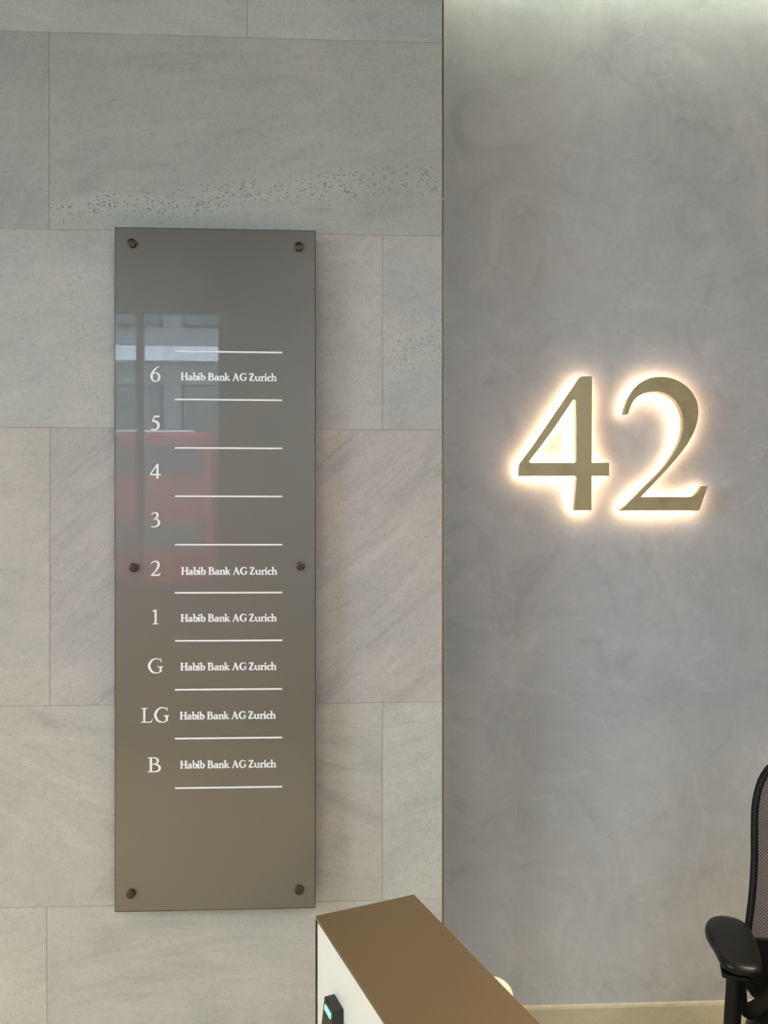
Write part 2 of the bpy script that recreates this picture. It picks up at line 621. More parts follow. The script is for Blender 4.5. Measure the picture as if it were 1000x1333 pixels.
# slim brass edge trim on the stone corner, in two lengths
t1 = bpy.data.objects.new('trim_1', None)
C.objects.link(t1)
tag(t1, kind='structure')
zb = at(577.5, 259, YS).z
for z0, z1 in ((0.0, zb - 0.004), (zb + 0.004, ZC)):
    bm = bmesh.new()
    box(bm, XE + 0.0005, XE + 0.0050, YS - 0.0012, YS + 0.16, z0, z1, 0.0006)
    obj('trim_length', bm, M['brass_trim'], t1)
bm = bxm(XE + 0.0008, XE + 0.0046, YS - 0.0006, YS + 0.01, zb - 0.004, zb + 0.004)
obj('trim_joint', bm, M['grout'], t1)

# plaster wall set back behind the stone wall, its return and the slot at the top
bm = bxm(XE + 0.006, XR, YP, YP + 0.12, 0, ZC + 0.25)
wp = obj('wall_right', bm, M['plaster'])
tag(wp, kind='structure')
bm = bxm(XE - 0.10, XE + 0.006, YS + 0.161, YP + 0.12, 0, ZC + 0.25)
tag(obj('wall_return', bm, M['plaster']), kind='structure')
bm = bxm(XE + 0.007, XR, YP - 0.012, YP - 0.0002, 0.0, 0.011, 0.001)
tag(obj('baseboard_right', bm, M['skirting']), kind='structure')

# floor of large pale slabs
fb = bxm(XL - 0.1, XR + 0.1, YF - 0.2, YP + 0.12, -0.08, -0.004)
fl = obj('floor', fb, M['grout'])
tag(fl, kind='structure')
tile_me = None
y = YP
while y > YF - 0.15:
    y0 = max(y - 0.6, YF - 0.2)
    x = XL
    while x < XR:
        x1 = min(x + 1.2, XR)
        if x1 - x > 0.02:
            obj('floor_tile', bxm(x + 0.001, x1 - 0.001, y0 + 0.001, y - 0.001, -0.004, 0, 0.0004), M['floor'], fl)
        x += 1.2
    y -= 0.6

# ceiling: stops short of the plaster wall to leave the light slot
bm = bmesh.new()
box(bm, XL - 0.1, XE + 0.02, YF - 0.2, YP + 0.12, ZC, ZC + 0.2)
box(bm, XE + 0.02, XR + 0.1, YF - 0.2, 2.16, ZC, ZC + 0.2)
box(bm, XE + 0.02, XR + 0.1, 2.16, YP + 0.12, ZC + 0.2, ZC + 0.25)
tag(obj('ceiling', bm, M['ceiling']), kind='structure')
# a dark track groove in the ceiling, seen mirrored in the glass plate
def mirror_at(px, py, Z):
    d = ray(px, py)
    t = (Z - EYE) / d.z
    p = d * t
    return Vector((p.x, 2 * 2.10 - p.y, Z))
ga, gb = mirror_at(262, 300, ZC), mirror_at(308, 400, ZC)
gd = (gb - ga).normalized()
gn = Vector((-gd.y, gd.x, 0)) * 0.05
bm = bmesh.new()
pts = [ga - gd * 0.5 - gn, ga - gd * 0.5 + gn, gb + gn, gb - gn]
prism(bm, [(p.x, p.y) for p in pts], [], lambda u, v, s: (u, v, ZC - 0.004 if s == 0 else ZC - 0.0002))
tag(obj('trim_2', bm, M['dark_metal']), kind='structure')

# side walls and the street front with its window
bm = bmesh.new()
box(bm, XL - 0.12, XL, YF - 0.2, VY0, 0, ZC)
box(bm, XL - 0.12, XL, VY1, YP + 0.12, 0, ZC)
box(bm, XL - 0.12, XL, VY0, VY1, 0, SILL)
tag(obj('wall_west', bm, M['white_paint']), kind='structure')
tag(obj('wall_east', bxm(XR, XR + 0.12, YF - 0.2, YP + 0.12, 0, ZC), M['white_paint']), kind='structure')
bm = bmesh.new()
box(bm, WX1, EX0, YF - 0.2, YF, 0, ZC)
box(bm, EX1, XR, YF - 0.2, YF, 0, ZC)
box(bm, XL, WX0, YF - 0.2, YF, 0, ZC)
box(bm, WX0, WX1, YF - 0.2, YF, 0, WZ0)
box(bm, EX0, EX1, YF - 0.2, YF, 0, SILL)
tag(obj('wall_front', bm, M['dark_wall']), kind='structure')
FW = 0.045


def glazing(name, u0, u1, z0, z1, mull, put):
    """frame and panes; put(u0, u1, depth0, depth1, z0, z1, bevel) -> bmesh"""
    r_ = bpy.data.objects.new(name, None)
    C.objects.link(r_)
    tag(r_, kind='structure')
    for a, b in ((u0, u0 + FW), (u1 - FW, u1)):
        obj('frame_upright', put(a, b, 0.0, 0.06, z0 + 0.001, z1 - 0.001, 0.002), M['frame_grey'], r_)
    for c in mull:
        obj('mullion', put(c - 0.027, c + 0.027, 0.0, 0.06, z0 + FW, z1 - FW, 0.002), M['frame_grey'], r_)
    for a, b in ((z0 + 0.001, z0 + FW), (z1 - FW, z1 - 0.001)):
        obj('frame_rail', put(u0 + FW, u1 - FW, 0.0, 0.06, a, b, 0.002), M['frame_grey'], r_)
    xs = [u0 + FW] + [q for c in mull for q in (c - 0.027, c + 0.027)] + [u1 - FW]
    for a, b in zip(xs[::2], xs[1::2]):
        obj('pane', put(a, b, 0.029, 0.031, z0 + FW, z1 - FW, 0), M['pane'], r_)


front = lambda a, b, d0, d1, z0, z1, bv: bxm(a, b, YF - 0.12 + d0, YF - 0.12 + d1, z0, z1, bv)
west = lambda a, b, d0, d1, z0, z1, bv: bxm(XL - 0.10 + d0, XL - 0.10 + d1, a, b, z0, z1, bv)
glazing('window_1', WX0, WX1, WZ0, ZC, (-1.735, -2.9), front)
glazing('added_window_3', EX0, EX1, SILL, ZC, (0.725,), front)
glazing('added_window_2', VY0, VY1, SILL, ZC, (-0.45,), west)

# ------------------------------------------------------------------ street seen mirrored in the plate
tag(obj('ground', bxm(-45, 35, -60, YF - 0.2, -0.12, -0.02), M['asphalt']), kind='structure')
tag(obj('pavement', bxm(-45, 35, -5.0, YF - 0.2, -0.02, 0.0), M['paving']), kind='structure')
BY = -(18.7 - 2 * 2.10)      # near side of the bus
bx1, bx0 = -3.70, -14.8
bus = thing('double_decker_bus', 'red double-decker bus mirrored in the dark glass plate', 'bus', ((bx0 + bx1) / 2, BY - 1.25, 0))
hx = (bx1 - bx0) / 2
bm = box(bmesh.new(), -hx, hx, -1.25, 1.25, 0.32, 4.42, 0.22, seg=4)
obj('body', bm, M['tile_red'], bus, True)
for z0, z1, n_ in ((3.3, 4.02, 7), (1.35, 2.05, 6)):
    wv = (2 * hx - 0.4) / n_
    for i in range(n_):
        xa = -hx + 0.2 + i * wv
        obj('bus_window', bxm(xa + 0.04, xa + wv - 0.04, 1.24, 1.262, z0, z1, 0.008), M['bus_glass'], bus)
obj('roof_highlight', bxm(-hx + 0.4, hx - 0.5, 0.7, 1.1, 4.41, 4.45, 0.005), M['fascia'], bus)  # white strip standing in for the light reflected off the roof
for x in (-3.4, 2.6):
    for yy in (-1.1, 1.1):
        bm = lathe(bmesh.new(), [(0, -0.14), (0.28, -0.14), (0.48, -0.12), (0.5, -0.08), (0.5, 0.08), (0.48, 0.12), (0.28, 0.14), (0, 0.14)], 28,
                   Matrix.Translation((x, yy * 1.05, 0.48)) @ Matrix.Rotation(PI / 2, 4, 'X'))
        obj('wheel', bm, M['rubber'], bus, True)
FY = -21.0
bl = thing('street_building', 'grey office block across the street mirrored in the plate', 'building', (-10, FY, 0))
obj('facade_wall', bxm(-22, 30, -6, 0, -0.02, 17), M['facade'], bl)
obj('white_fascia_band', bxm(-22, 30, 0.002, 0.35, 7.75, 8.25, 0.01), M['fascia'], bl)
win_me = None
for f_, (z0, z1) in enumerate(((0.6, 3.4), (4.4, 7.0), (9.0, 11.6), (12.4, 15.0))):
    for i in range(20):
        xa = -21.5 + i * 2.55
        fo = obj('facade_window', bxm(xa, xa + 1.9, 0.001, 0.06, z0, z1), M['fascia'] if False else M['dark_metal'], bl)
        obj('pane', bxm(xa + 0.08, xa + 1.82, 0.061, 0.075, z0 + 0.08, z1 - 0.08), M['far_glass'], fo)

# ------------------------------------------------------------------ directory plate
PF = YS - 0.052          # front face of the plate
p_tl, p_br = at(149.6, 296, PF), at(411, 1181.5, PF)
p_tr, p_bl = at(410, 300, PF), at(149.6, 1187.5, PF)
PX0, PX1 = p_tl.x, (p_tr.x + p_br.x) / 2
PZ1, PZ0 = (p_tl.z + p_tr.z) / 2, (p_bl.z + p_br.z) / 2
plate = thing('directory_plate', 'tall dark tinted-glass floor directory plate on the stone wall', 'sign', ((PX0 + PX1) / 2, YS, PZ0))
P0 = Vector(plate.location)


def loc(o):                   # parts are modelled in world space, then tied to the thing's base
    o.location = -P0
    return o
loc(obj('glass_panel', bxm(PX0, PX1, PF, PF + 0.010, PZ0, PZ1, 0.0008), M['plate'], plate))
ew = 0.0016
ring = lambda e: [(PX0 - 0.0003 + e, PZ0 - 0.0003 + e), (PX1 + 0.0003 - e, PZ0 - 0.0003 + e), (PX1 + 0.0003 - e, PZ1 + 0.0003 - e), (PX0 - 0.0003 + e, PZ1 + 0.0003 - e)]
bm = prism(bmesh.new(), ring(0), [ring(ew)], lambda u, v, s: (u, PF - 0.0003 if s == 0 else PF + 0.0101, v))
loc(obj('glass_edge', bm, M['black_edge'], plate))
for (px, py) in ((171, 315.5), (389, 320), (173, 739), (391, 737), (169.5, 1165), (389.5, 1160)):
    c = at(px, py, PF - 0.010)
    R = Matrix.Translation((c.x, PF, c.z)) @ Matrix.Rotation(PI / 2, 4, 'X')
    bm = lathe(bmesh.new(), [(0.0, 0.010), (0.0105, 0.010), (0.0125, 0.0085), (0.0128, 0.007), (0.0128, 0.0002), (0, 0.0002)], 28, R)
    so = loc(obj('standoff_cap', bm, M['bronze'], plate, True))
    bm = lathe(bmesh.new(), [(0, -0.0102), (0.010, -0.0102), (0.010, -0.0514), (0, -0.0514)], 24, R)
    obj('standoff_barrel', bm, M['bronze'], so, True)

# dividing lines
line_y = [458.4, 520.6, 583.5, 646.2, 709.1, 771.5, 833.8, 897.2, 960.6, 1024.8]
lx0, lx1 = at(228, 700, PF).x, at(367.6, 700, PF).x
for v in line_y:
    z = at(298, v, PF).z
    loc(obj('divider_line', bxm(lx0, lx1, PF - 0.0022, PF - 0.0001, z - 0.0023, z + 0.0023), M['letter'], plate))

# letter shapes: strokes of (x, y, width), cap height 1; 's' straight, 'c' curved
def serif(x, y, a=0.13, b=0.13, t=0.05): return ('s', [(x - a, y, t), (x + b, y, t)])
GL = {
 '6': [('c', [(.60, .985, .035), (.40, .88, .075), (.19, .63, .125), (.10, .34, .15), (.19, .09, .11), (.36, .03, .065), (.54, .13, .125), (.59, .33, .145), (.50, .52, .10), (.36, .575, .06), (.22, .50, .04)])],
 '5': [('s', [(.22, .935, .11), (.58, .945, .12)]), ('s', [(.24, .97, .06), (.11, .60, .07)]),
       ('c', [(.10, .62, .07), (.28, .62, .13), (.47, .48, .16), (.52, .28, .15), (.40, .09, .09), (.20, .035, .07), (.06, .05, .09)]), ('s', [(.03, .06, .07), (.14, .07, .08)])],
 '4': [('s', [(.47, 1.0, .13), (.47, 0, .13)]), ('s', [(.46, .97, .075), (.05, .33, .06)]), ('s', [(.02, .285, .095), (.67, .285, .095)])],
 '3': [('c', [(.05, .80, .03), (.13, .91, .07), (.29, .965, .075), (.44, .89, .13), (.44, .72, .12), (.30, .57, .05), (.18, .54, .03)]),
       ('c', [(.18, .545, .03), (.36, .55, .07), (.52, .42, .13), (.54, .24, .14), (.42, .08, .09), (.22, .03, .07), (.04, .055, .10)])],
 '2': [('c', [(.05, .76, .03), (.10, .88, .06), (.27, .965, .08), (.46, .90, .13), (.52, .70, .145), (.42, .45, .11), (.25, .23, .075), (.06, .045, .06)]),
       ('s', [(.03, .045, .09), (.56, .05, .10)]), ('s', [(.53, .04, .10), (.64, .22, .03)])],
 '1': [('s', [(.28, .97, .12), (.28, 0, .125)]), ('c', [(.06, .87, .05), (.17, .91, .09), (.31, .975, .05)]), ('c', [(.06, .02, .04), (.28, .05, .07), (.50, .02, .04)])],
 'G': [('c', [(.84, .80, .04), (.73, .93, .05), (.54, .975, .06), (.27, .87, .11), (.09, .50, .155), (.26, .13, .12), (.54, .03, .065), (.72, .07, .06), (.83, .14, .07)]),
       ('s', [(.82, .43, .13), (.82, .10, .13)]), serif(.81, .44, .19, .17), ('s', [(.84, 1.0, .05), (.85, .74, .03)])],
 'L': [('s', [(.22, .98, .13), (.22, .02, .13)]), serif(.22, .975, .20, .20), ('s', [(.02, .03, .055), (.68, .035, .06)]), ('s', [(.64, .02, .07), (.76, .26, .03)])],
 'B': [('s', [(.22, .98, .14), (.22, .02, .14)]), ('c', [(.02, .975, .05), (.42, .972, .055), (.62, .90, .10), (.67, .76, .14), (.60, .60, .10), (.42, .535, .05), (.22, .53, .05)]),
       ('c', [(.22, .53, .05), (.46, .53, .055), (.70, .44, .11), (.79, .27, .155), (.70, .10, .12), (.46, .03, .06), (.02, .025, .05)])],
 'H': [('s', [(.20, .98, .14), (.20, .02, .14)]), ('s', [(.78, .98, .14), (.78, .02, .14)]), ('s', [(.20, .52, .06), (.78, .52, .06)])] +
      [serif(a, b, .18, .18) for a in (.20, .78) for b in (.025, .975)],
 'a': [('c', [(.07, .47, .09), (.14, .57, .06), (.27, .60, .06), (.38, .53, .11), (.40, .38, .13), (.40, .12, .13), (.48, .03, .06), (.55, .06, .04)]),
       ('c', [(.38, .38, .05), (.20, .33, .07), (.08, .20, .12), (.11, .06, .10), (.22, .02, .07), (.38, .12, .05)])],
 'b': [('s', [(.15, 1.02, .12), (.15, .03, .12)]), ('s', [(.0, .98, .05), (.16, 1.01, .06)]), ('c', [(.15, .48, .05), (.30, .60, .07), (.47, .52, .12), (.54, .32, .14), (.45, .10, .11), (.29, .02, .06), (.14, .06, .05)])],
 'i': [('s', [(.16, .61, .12), (.16, .02, .12)]), serif(.16, .02, .15, .15), ('s', [(.02, .57, .05), (.17, .60, .06)]), ('s', [(.08, .86, .15), (.23, .86, .15)])],
 'n': [('s', [(.15, .61, .12), (.15, .02, .12)]), ('s', [(.0, .57, .05), (.16, .60, .06)]), ('c', [(.15, .46, .05), (.29, .59, .07), (.43, .56, .11), (.49, .40, .13), (.49, .02, .13)]), serif(.15, .02, .14, .14), serif(.49, .02, .14, .14)],
 'k': [('s', [(.15, 1.02, .12), (.15, .02, .12)]), ('s', [(.0, .98, .05), (.16, 1.01, .06)]), ('s', [(.16, .28, .05), (.46, .58, .06)]), ('s', [(.26, .38, .11), (.55, .02, .13)]), serif(.15, .02, .14, .12), serif(.46, .59, .12, .10), serif(.56, .02, .13, .09)],
 'A': [('s', [(.48, .98, .06), (.14, .03, .06)]), ('s', [(.43, .98, .13), (.80, .03, .15)]), ('s', [(.24, .34, .05), (.68, .34, .05)]), serif(.14, .02, .14, .14), serif(.81, .02, .16, .13)],
 'Z': [('s', [(.06, .95, .08), (.70, .95, .08)]), ('s', [(.62, .95, .14), (.12, .05, .14)]), ('s', [(.04, .05, .08), (.74, .05, .08)]), ('s', [(.07, .98, .05), (.06, .76, .03)]), ('s', [(.74, .03, .05), (.77, .26, .03)])],
 'u': [('c', [(.14, .61, .12), (.14, .22, .13), (.22, .06, .10), (.36, .03, .07), (.48, .12, .05)]), ('s', [(.49, .61, .12), (.49, .02, .12)]), ('s', [(.0, .58, .05), (.15, .60, .05)]), ('s', [(.36, .58, .05), (.50, .60, .05)]), ('s', [(.49, .03, .06), (.62, .03, .04)])],
 'r': [('s', [(.15, .61, .12), (.15, .02, .12)]), ('s', [(.0, .57, .05), (.16, .60, .06)]), ('c', [(.15, .42, .05), (.26, .56, .08), (.40, .56, .13)]), serif(.15, .02, .14, .15)],
 'c': [('c', [(.44, .46, .11), (.38, .57, .08), (.26, .60, .06), (.12, .50, .11), (.08, .30, .14), (.14, .11, .12), (.28, .03, .08), (.40, .06, .06), (.47, .14, .04)])],
 'h': [('s', [(.15, 1.02, .12), (.15, .02, .12)]), ('s', [(.0, .98, .05), (.16, 1.01, .06)]), ('c', [(.15, .46, .05), (.29, .59, .07), (.43, .56, .11), (.49, .40, .13), (.49, .02, .13)]), serif(.15, .02, .14, .14), serif(.49, .02, .14, .14)],
}


def glyph_extent(ch):
    xs_ = []
    for kd, pts in GL[ch]:
        P = pts if kd == 's' else catmull(pts, 5)
        for i, p in enumerate(P):
            q = P[min(i + 1, len(P) - 1)]
            o_ = P[max(i - 1, 0)]
            dx, dy = q[0] - o_[0], q[1] - o_[1]
            L = math.hypot(dx, dy) or 1
            xs_ += [p[0] - abs(dy / L) * p[2] / 2, p[0] + abs(dy / L) * p[2] / 2]
    return min(xs_), max(xs_)


def glyph(bm, ch, x0, x1, zb_, h, weight=1.0, th=0.0022):
    """draw ch between x0 and x1 with baseline zb_ and cap height h on the plate"""
    e0, e1 = glyph_extent(ch)
    sx = (x1 - x0) / (e1 - e0)
    lay = 0
    for kd, pts in GL[ch]:
        P = pts if kd == 's' else catmull(pts, 5)
        L_, R_ = [], []
        for i, p in enumerate(P):
            q = P[min(i + 1, len(P) - 1)]
            o_ = P[max(i - 1, 0)]
            dx, dy = (q[0] - o_[0]) * sx, (q[1] - o_[1]) * h
            LL = math.hypot(dx, dy) or 1
            nx, ny = -dy / LL, dx / LL
            hw = p[2] * weight * h / 2
            X, Z = x0 + (p[0] - e0) * sx, zb_ + p[1] * h
            L_.append((X + nx * hw, Z + ny * hw))
            R_.append((X - nx * hw, Z - ny * hw))
        yf = PF - th - lay * 0.00002
        lay += 1
        rings = []
        for a, b in zip(L_, R_):
            rings.append((bm.verts.new((a[0], yf, a[1])), bm.verts.new((b[0], yf, b[1])),
                          bm.verts.new((b[0], PF - 0.0001, b[1])), bm.verts.new((a[0], PF - 0.0001, a[1]))))
        for A, B in zip(rings, rings[1:]):
            for i in range(4):
                bm.faces.new((A[i], A[(i + 1) % 4], B[(i + 1) % 4], B[i]))
        bm.faces.new(rings[0][::-1])
        bm.faces.new(rings[-1])


marks = [('6', 196.0, 209.2, 477.0, 497.0), ('5', 197.2, 208.2, 541.0, 560.3), ('4', 195.8, 209.4, 604.0, 623.2), ('3', 197.0, 208.6, 666.8, 686.4),
         ('2', 196.8, 209.4, 730.0, 749.6), ('1', 199.0, 206.6, 793.2, 812.6), ('G', 192.8, 212.6, 856.8, 876.6), ('L', 184.0, 199.4, 921.4, 940.6),
         ('G', 200.8, 220.6, 920.4, 940.6), ('B', 192.6, 209.8, 985.6, 1005.0)]
for ch, a, b, yt, yb in marks:
    bm = bmesh.new()
    A, B = at(a, yb, PF), at(b, yt, PF)
    glyph(bm, ch, A.x, B.x, A.z, B.z - A.z, 1.08)
    loc(obj('floor_letter' if ch.isalpha() else 'floor_numeral', bm, M['letter'], plate))
word = [('H', 0, 9.2), ('a', 9.6, 15.6), ('b', 15.6, 22.2), ('i', 22.0, 25.4), ('b', 25.3, 31.8), ('B', 35.4, 43.0), ('a', 44.0, 50.0), ('n', 50.0, 57.2),
        ('k', 56.8, 64.2), ('A', 66.8, 76.0), ('G', 76.8, 85.8), ('Z', 89.2, 95.6), ('u', 96.0, 103.6), ('r', 103.6, 109.0), ('i', 108.8, 112.2), ('c', 112.6, 117.8), ('h', 117.4, 124.8)]
for x_, yb in ((235.6, 495.6), (236.2, 748.0), (235.6, 809.0), (235.2, 872.2), (234.4, 935.8), (234.8, 999.4)):
    bm = bmesh.new()
    zb_ = at(298, yb, PF).z
    h = (at(298, yb - 9.7, PF).z - zb_)
    for ch, a, b in word:
        glyph(bm, ch, at(x_ + a, yb, PF).x, at(x_ + b, yb, PF).x, zb_, h, 1.75, 0.0018)
    loc(obj('name_lettering', bm, M['letter'], plate))

# ------------------------------------------------------------------ halo-lit house numerals
NF, NB = YP - 0.055, YP - 0.030     # front and back of the brass channels


def zoomed(pts, ox, oy, s=6.664):
    return [(ox + a / s, oy + b / s) for a, b in pts]
four_o = zoomed([(650, 65), (740, 65), (738, 440), (737, 815), (890, 815), (888, 928), (736, 928), (736, 1228), (588, 1228), (597, 1080), (604, 945), (603, 928), (110, 928), (113, 828), (122, 812), (240, 655), (440, 360), (600, 125), (634, 75)], 660, 480)
four_h = zoomed([(597, 258), (586, 262), (575, 272), (400, 530), (300, 665), (197, 798), (195, 808), (204, 815), (588, 815), (600, 811), (604, 800), (605, 500)], 660, 480)
two_c1 = [(116, 392), (130, 330), (160, 252), (210, 172), (275, 112), (352, 78), (440, 69), (530, 82), (612, 117), (682, 172), (735, 248), (762, 340), (759, 430), (732, 530), (682, 630), (610, 732), (520, 838), (420, 947), (330, 1043), (266, 1112)]
two_c2 = [(680, 1112), (722, 1102), (760, 1072), (797, 1018)]
two_c3 = [(80, 1230), (150, 1172), (300, 1022), (425, 900), (508, 800), (570, 700), (612, 600), (630, 500), (626, 410), (604, 340), (562, 275), (502, 226), (430, 200), (368, 197), (300, 209), (240, 240), (200, 280), (174, 328), (155, 390)]
two_o = zoomed(catmull(two_c1, 3) + catmull(two_c2, 4) + [(845, 1015), (770, 1230)] + catmull(two_c3, 3), 795, 480)
for nm, lab, o_, hs in (('house_numeral', 'brass numeral four glowing from behind on the grey plaster wall', four_o, [four_h]),
                        ('house_numeral', 'brass numeral two glowing from behind on the grey plaster wall', two_o, [])):
    W = lambda l: [(at(a, b, NF).x, at(a, b, NF).z) for a, b in l]
    O, H = W(o_), [W(h_) for h_ in hs]
    base = Vector((sum(p[0] for p in O) / len(O), YP, min(p[1] for p in O)))
    t = thing(nm, lab, 'number', base, 0, 'halo-lit brass house numerals')
    bm = prism(bmesh.new(), O, H, lambda u, v, s: (u, NF if s == 0 else NB, v))
    f_ = obj('brass_channel', bm, M['brass'], t)
    f_.location = -base
    bm = prism(bmesh.new(), O, H, lambda u, v, s: (u, NB + 0.0003 if s == 0 else NB + 0.002, v))
    g_ = obj('light_diffuser', bm, M['led'], t)
    g_.location = -base
    # stand-off pins that carry the channel on the wall
    pins = [(760, 510), (760, 655), (690, 612)] if hs else [(822, 520), (902, 540), (830, 656), (900, 656)]
    for a, b in pins:
        c = at(a, b, NF)
        bm = lathe(bmesh.new(), [(0, 0), (0.003, 0), (0.003, 0.0279), (0, 0.0279)], 10, Matrix.Translation((c.x, YP - 0.0001, c.z)) @ Matrix.Rotation(PI / 2, 4, 'X'))
        g_ = obj('mounting_pin', bm, M['chrome'], t)
        g_.location = -base

# ------------------------------------------------------------------ bronze-topped barrier pedestal
HT = 1.0
A_, B_, C_, D_ = (atz(*p, HT) for p in ((411, 1192), (538, 1163), (505, 1333), (702, 1333)))
u = ((C_ - A_).normalized() + (D_ - B_).normalized()).normalized()   # towards the camera
v = Vector((-u.y, u.x, 0))                                            # across, to the right
wid = (B_ - A_).dot(v)
if wid < 0: v, wid = -v, -wid
ang = math.atan2(v.y, v.x)
gate = thing('barrier_pedestal', 'white barrier pedestal with a flat bronze top, below the directory plate', 'pedestal', (A_.x, A_.y, 0), ang)
# local frame: +x across to the right, -y towards the camera
Lg = 1.22
obj('top_cap', bxm(0, wid, -Lg, 0, HT - 0.006, HT, 0.0008), M['bronze_cap'], gate)
obj('side_panel', bxm(0.0015, 0.014, -Lg + 0.004, -0.004, 0.06, HT - 0.0062, 0.0006), M['white_panel'], gate)
obj('side_panel', bxm(wid - 0.014, wid - 0.0015, -Lg + 0.004, -0.004, 0.06, HT - 0.0062, 0.0006), M['white_panel'], gate)
tag(obj('end_panel', bxm(-0.0005, wid, -0.0038, 0.0, 0.06, HT - 0.0062), M['black_edge'], gate), 'black end panel')
obj('end_panel', bxm(0, wid, -Lg, -Lg + 0.0038, 0.06, HT - 0.0062), M['black_edge'], gate)
obj('core', bxm(0.0145, wid - 0.0145, -Lg + 0.0042, -0.0042, 0.06, HT - 0.0065), M['black_edge'], gate)
obj('plinth', bxm(0.012, wid - 0.012, -Lg + 0.02, -0.02, 0, 0.0598), M['chrome'], gate)
# card reader on the white side
rd = thing('card_reader', 'small black card reader with a green light on the white pedestal side', 'card reader', gate.matrix_basis @ Vector((0, -0.098, 0.80)), ang)
bm = bmesh.new()
y0, y1 = 0.0183, -0.0183          # far end, near end
z0, z1 = 0.0, 0.129
prof = [(0.0014, z1), (-0.0135, z1), (-0.0205, 0.070), (-0.0205, 0.010), (-0.016, z0), (0.0014, z0)]
prism(bm, prof, [], lambda a, b, s: (a, y1 if s == 0 else y0, b))
bmesh.ops.bevel(bm, geom=list(bm.edges), offset=0.0007, segments=1, affect='EDGES')
obj('housing', bm, M['reader'], rd)
bm = bmesh.new()
sl = (0.0205 - 0.0135) / (0.129 - 0.070)
xz = lambda z: -0.0135 - (0.129 - z) * sl
prism(bm, [(0.0115, 0.1225), (-0.0115, 0.1225), (-0.0115, 0.1160), (0.0115, 0.1160)], [], lambda a, b, s: (xz(b) - (0.0008 if s == 0 else -0.0005), a, b))
tag(obj('status_light', bm, M['green'], rd), 'glowing green status light')

# ------------------------------------------------------------------ cream rounded post behind the barrier
cpt = atz(630, 1330, 0.0)
D0 = 1.42
d = ray(640, 1277)
p = d * (D0 / d.y)
top = EYE + p.z
rr = 28.0 * D0 / F
post = thing('rounded_post', 'cream-white rounded post top peeking over the barrier edge', 'post', (p.x, D0, 0))
prof = [(0, top)] + [(rr * math.sin(a), top - rr * 0.62 * (1 - math.cos(a))) for a in [PI / 2 * i / 10 for i in range(1, 11)]]
prof = [(r_, z_) for r_, z_ in prof] + [(rr, 0.03)]
prof += [(rr * 0.98, 0.03), (0, 0.03)]
obj('body', lathe(bmesh.new(), prof, 40), M['cream'], post, True)
obj('foot', lathe(bmesh.new(), [(0, 0.0), (rr * 1.5, 0.0), (rr * 1.5, 0.008), (rr * 1.1, 0.0298), (0, 0.0298)], 40), M['chrome'], post, True)

# ------------------------------------------------------------------ task chair
CH = Vector((1.02, 1.47, 0))
ch_pos = Vector((CH.x * cy + CH.y * sy_, -CH.x * sy_ + CH.y * cy, 0))
a_ch = math.radians(-22.3)
chair = thing('task_chair', 'black mesh-back task chair with armrests at the right edge', 'chair', ch_pos, a_ch)
inv = chair.matrix_basis.inverted()
PADZ = 0.68
pad_px = [(917.5, 1202), (922, 1193), (933, 1188.5), (950, 1189.5), (965, 1194.5), (976, 1204), (985, 1221), (992, 1243), (993.5, 1254), (988, 1259.5), (974, 1259), (957, 1255.5), (943, 1249), (936, 1240), (928, 1225), (920, 1212)]
pad_loc = [inv @ atz(a, b, PADZ) for a, b in pad_px]


def pad_mesh(mir):
    pl = [(-p.x if mir else p.x, p.y) for p in pad_loc]
    pl = catmull(pl, 4, True)
    cx_ = sum(p[0] for p in pl) / len(pl)
    cy_ = sum(p[1] for p in pl) / len(pl)
    bm = bmesh.new()
    prof = [(0.30, 0.0005), (0.70, 0.0005), (0.86, -0.0005), (0.94, -0.003), (0.985, -0.008), (1.0, -0.014), (0.985, -0.020), (0.93, -0.025), (0.80, -0.028), (0.3, -0.028)]
    rings = [[bm.verts.new((cx_ + (q[0] - cx_) * s, cy_ + (q[1] - cy_) * s, PADZ + dz)) for q in pl] for s, dz in prof]
    n = len(pl)
    for A, B in zip(rings, rings[1:]):
        for i in range(n):
            bm.faces.new((A[i], A[(i + 1) % n], B[(i + 1) % n], B[i]))
    bm.faces.new(rings[0])
    bm.faces.new(rings[-1][::-1])
    return bm, cx_, cy_


for mir in (False, True):
    bm, cx_, cy_ = pad_mesh(mir)
    sgn = 1 if mir else -1
    tp = inv @ atz(957, 1262, PADZ - 0.03)
    tx, ty = (abs(tp.x)) * sgn, tp.y
    arm = bmesh.new()
    pts = [(tx, ty + 0.01, PADZ - 0.03), (tx, ty + 0.012, 0.60), (tx * 1.015, ty + 0.016, 0.52), (tx * 1.02, ty + 0.02, 0.44), (tx * 0.93, ty + 0.025, 0.385), (tx * 0.6, ty + 0.03, 0.368), (tx * 0.2, ty + 0.03, 0.368)]
    tube(arm, catmull(pts, 5), 0.022, 0.0168, 18, Vector((0, 1, 0)))
    tube(arm, catmull([(sgn * 0.258, 0.035, PADZ - 0.03), (sgn * 0.257, 0.04, 0.57), (sgn * 0.250, 0.05, 0.52), (sgn * 0.225, 0.09, 0.497), (sgn * 0.17, 0.18, 0.49), (sgn * 0.14, 0.25, 0.50)], 5), 0.018, 0.012, 14, Vector((0, 1, 0)))
    # bracket plate under the pad
    box(arm, tx - 0.028, tx + 0.024, ty - 0.03, ty + 0.06, PADZ - 0.038, PADZ - 0.0285, 0.004)
    ao = obj('armrest', arm, M['frame_black'], chair, True)
    obj('arm_pad', bm, M['pad'], ao, True)

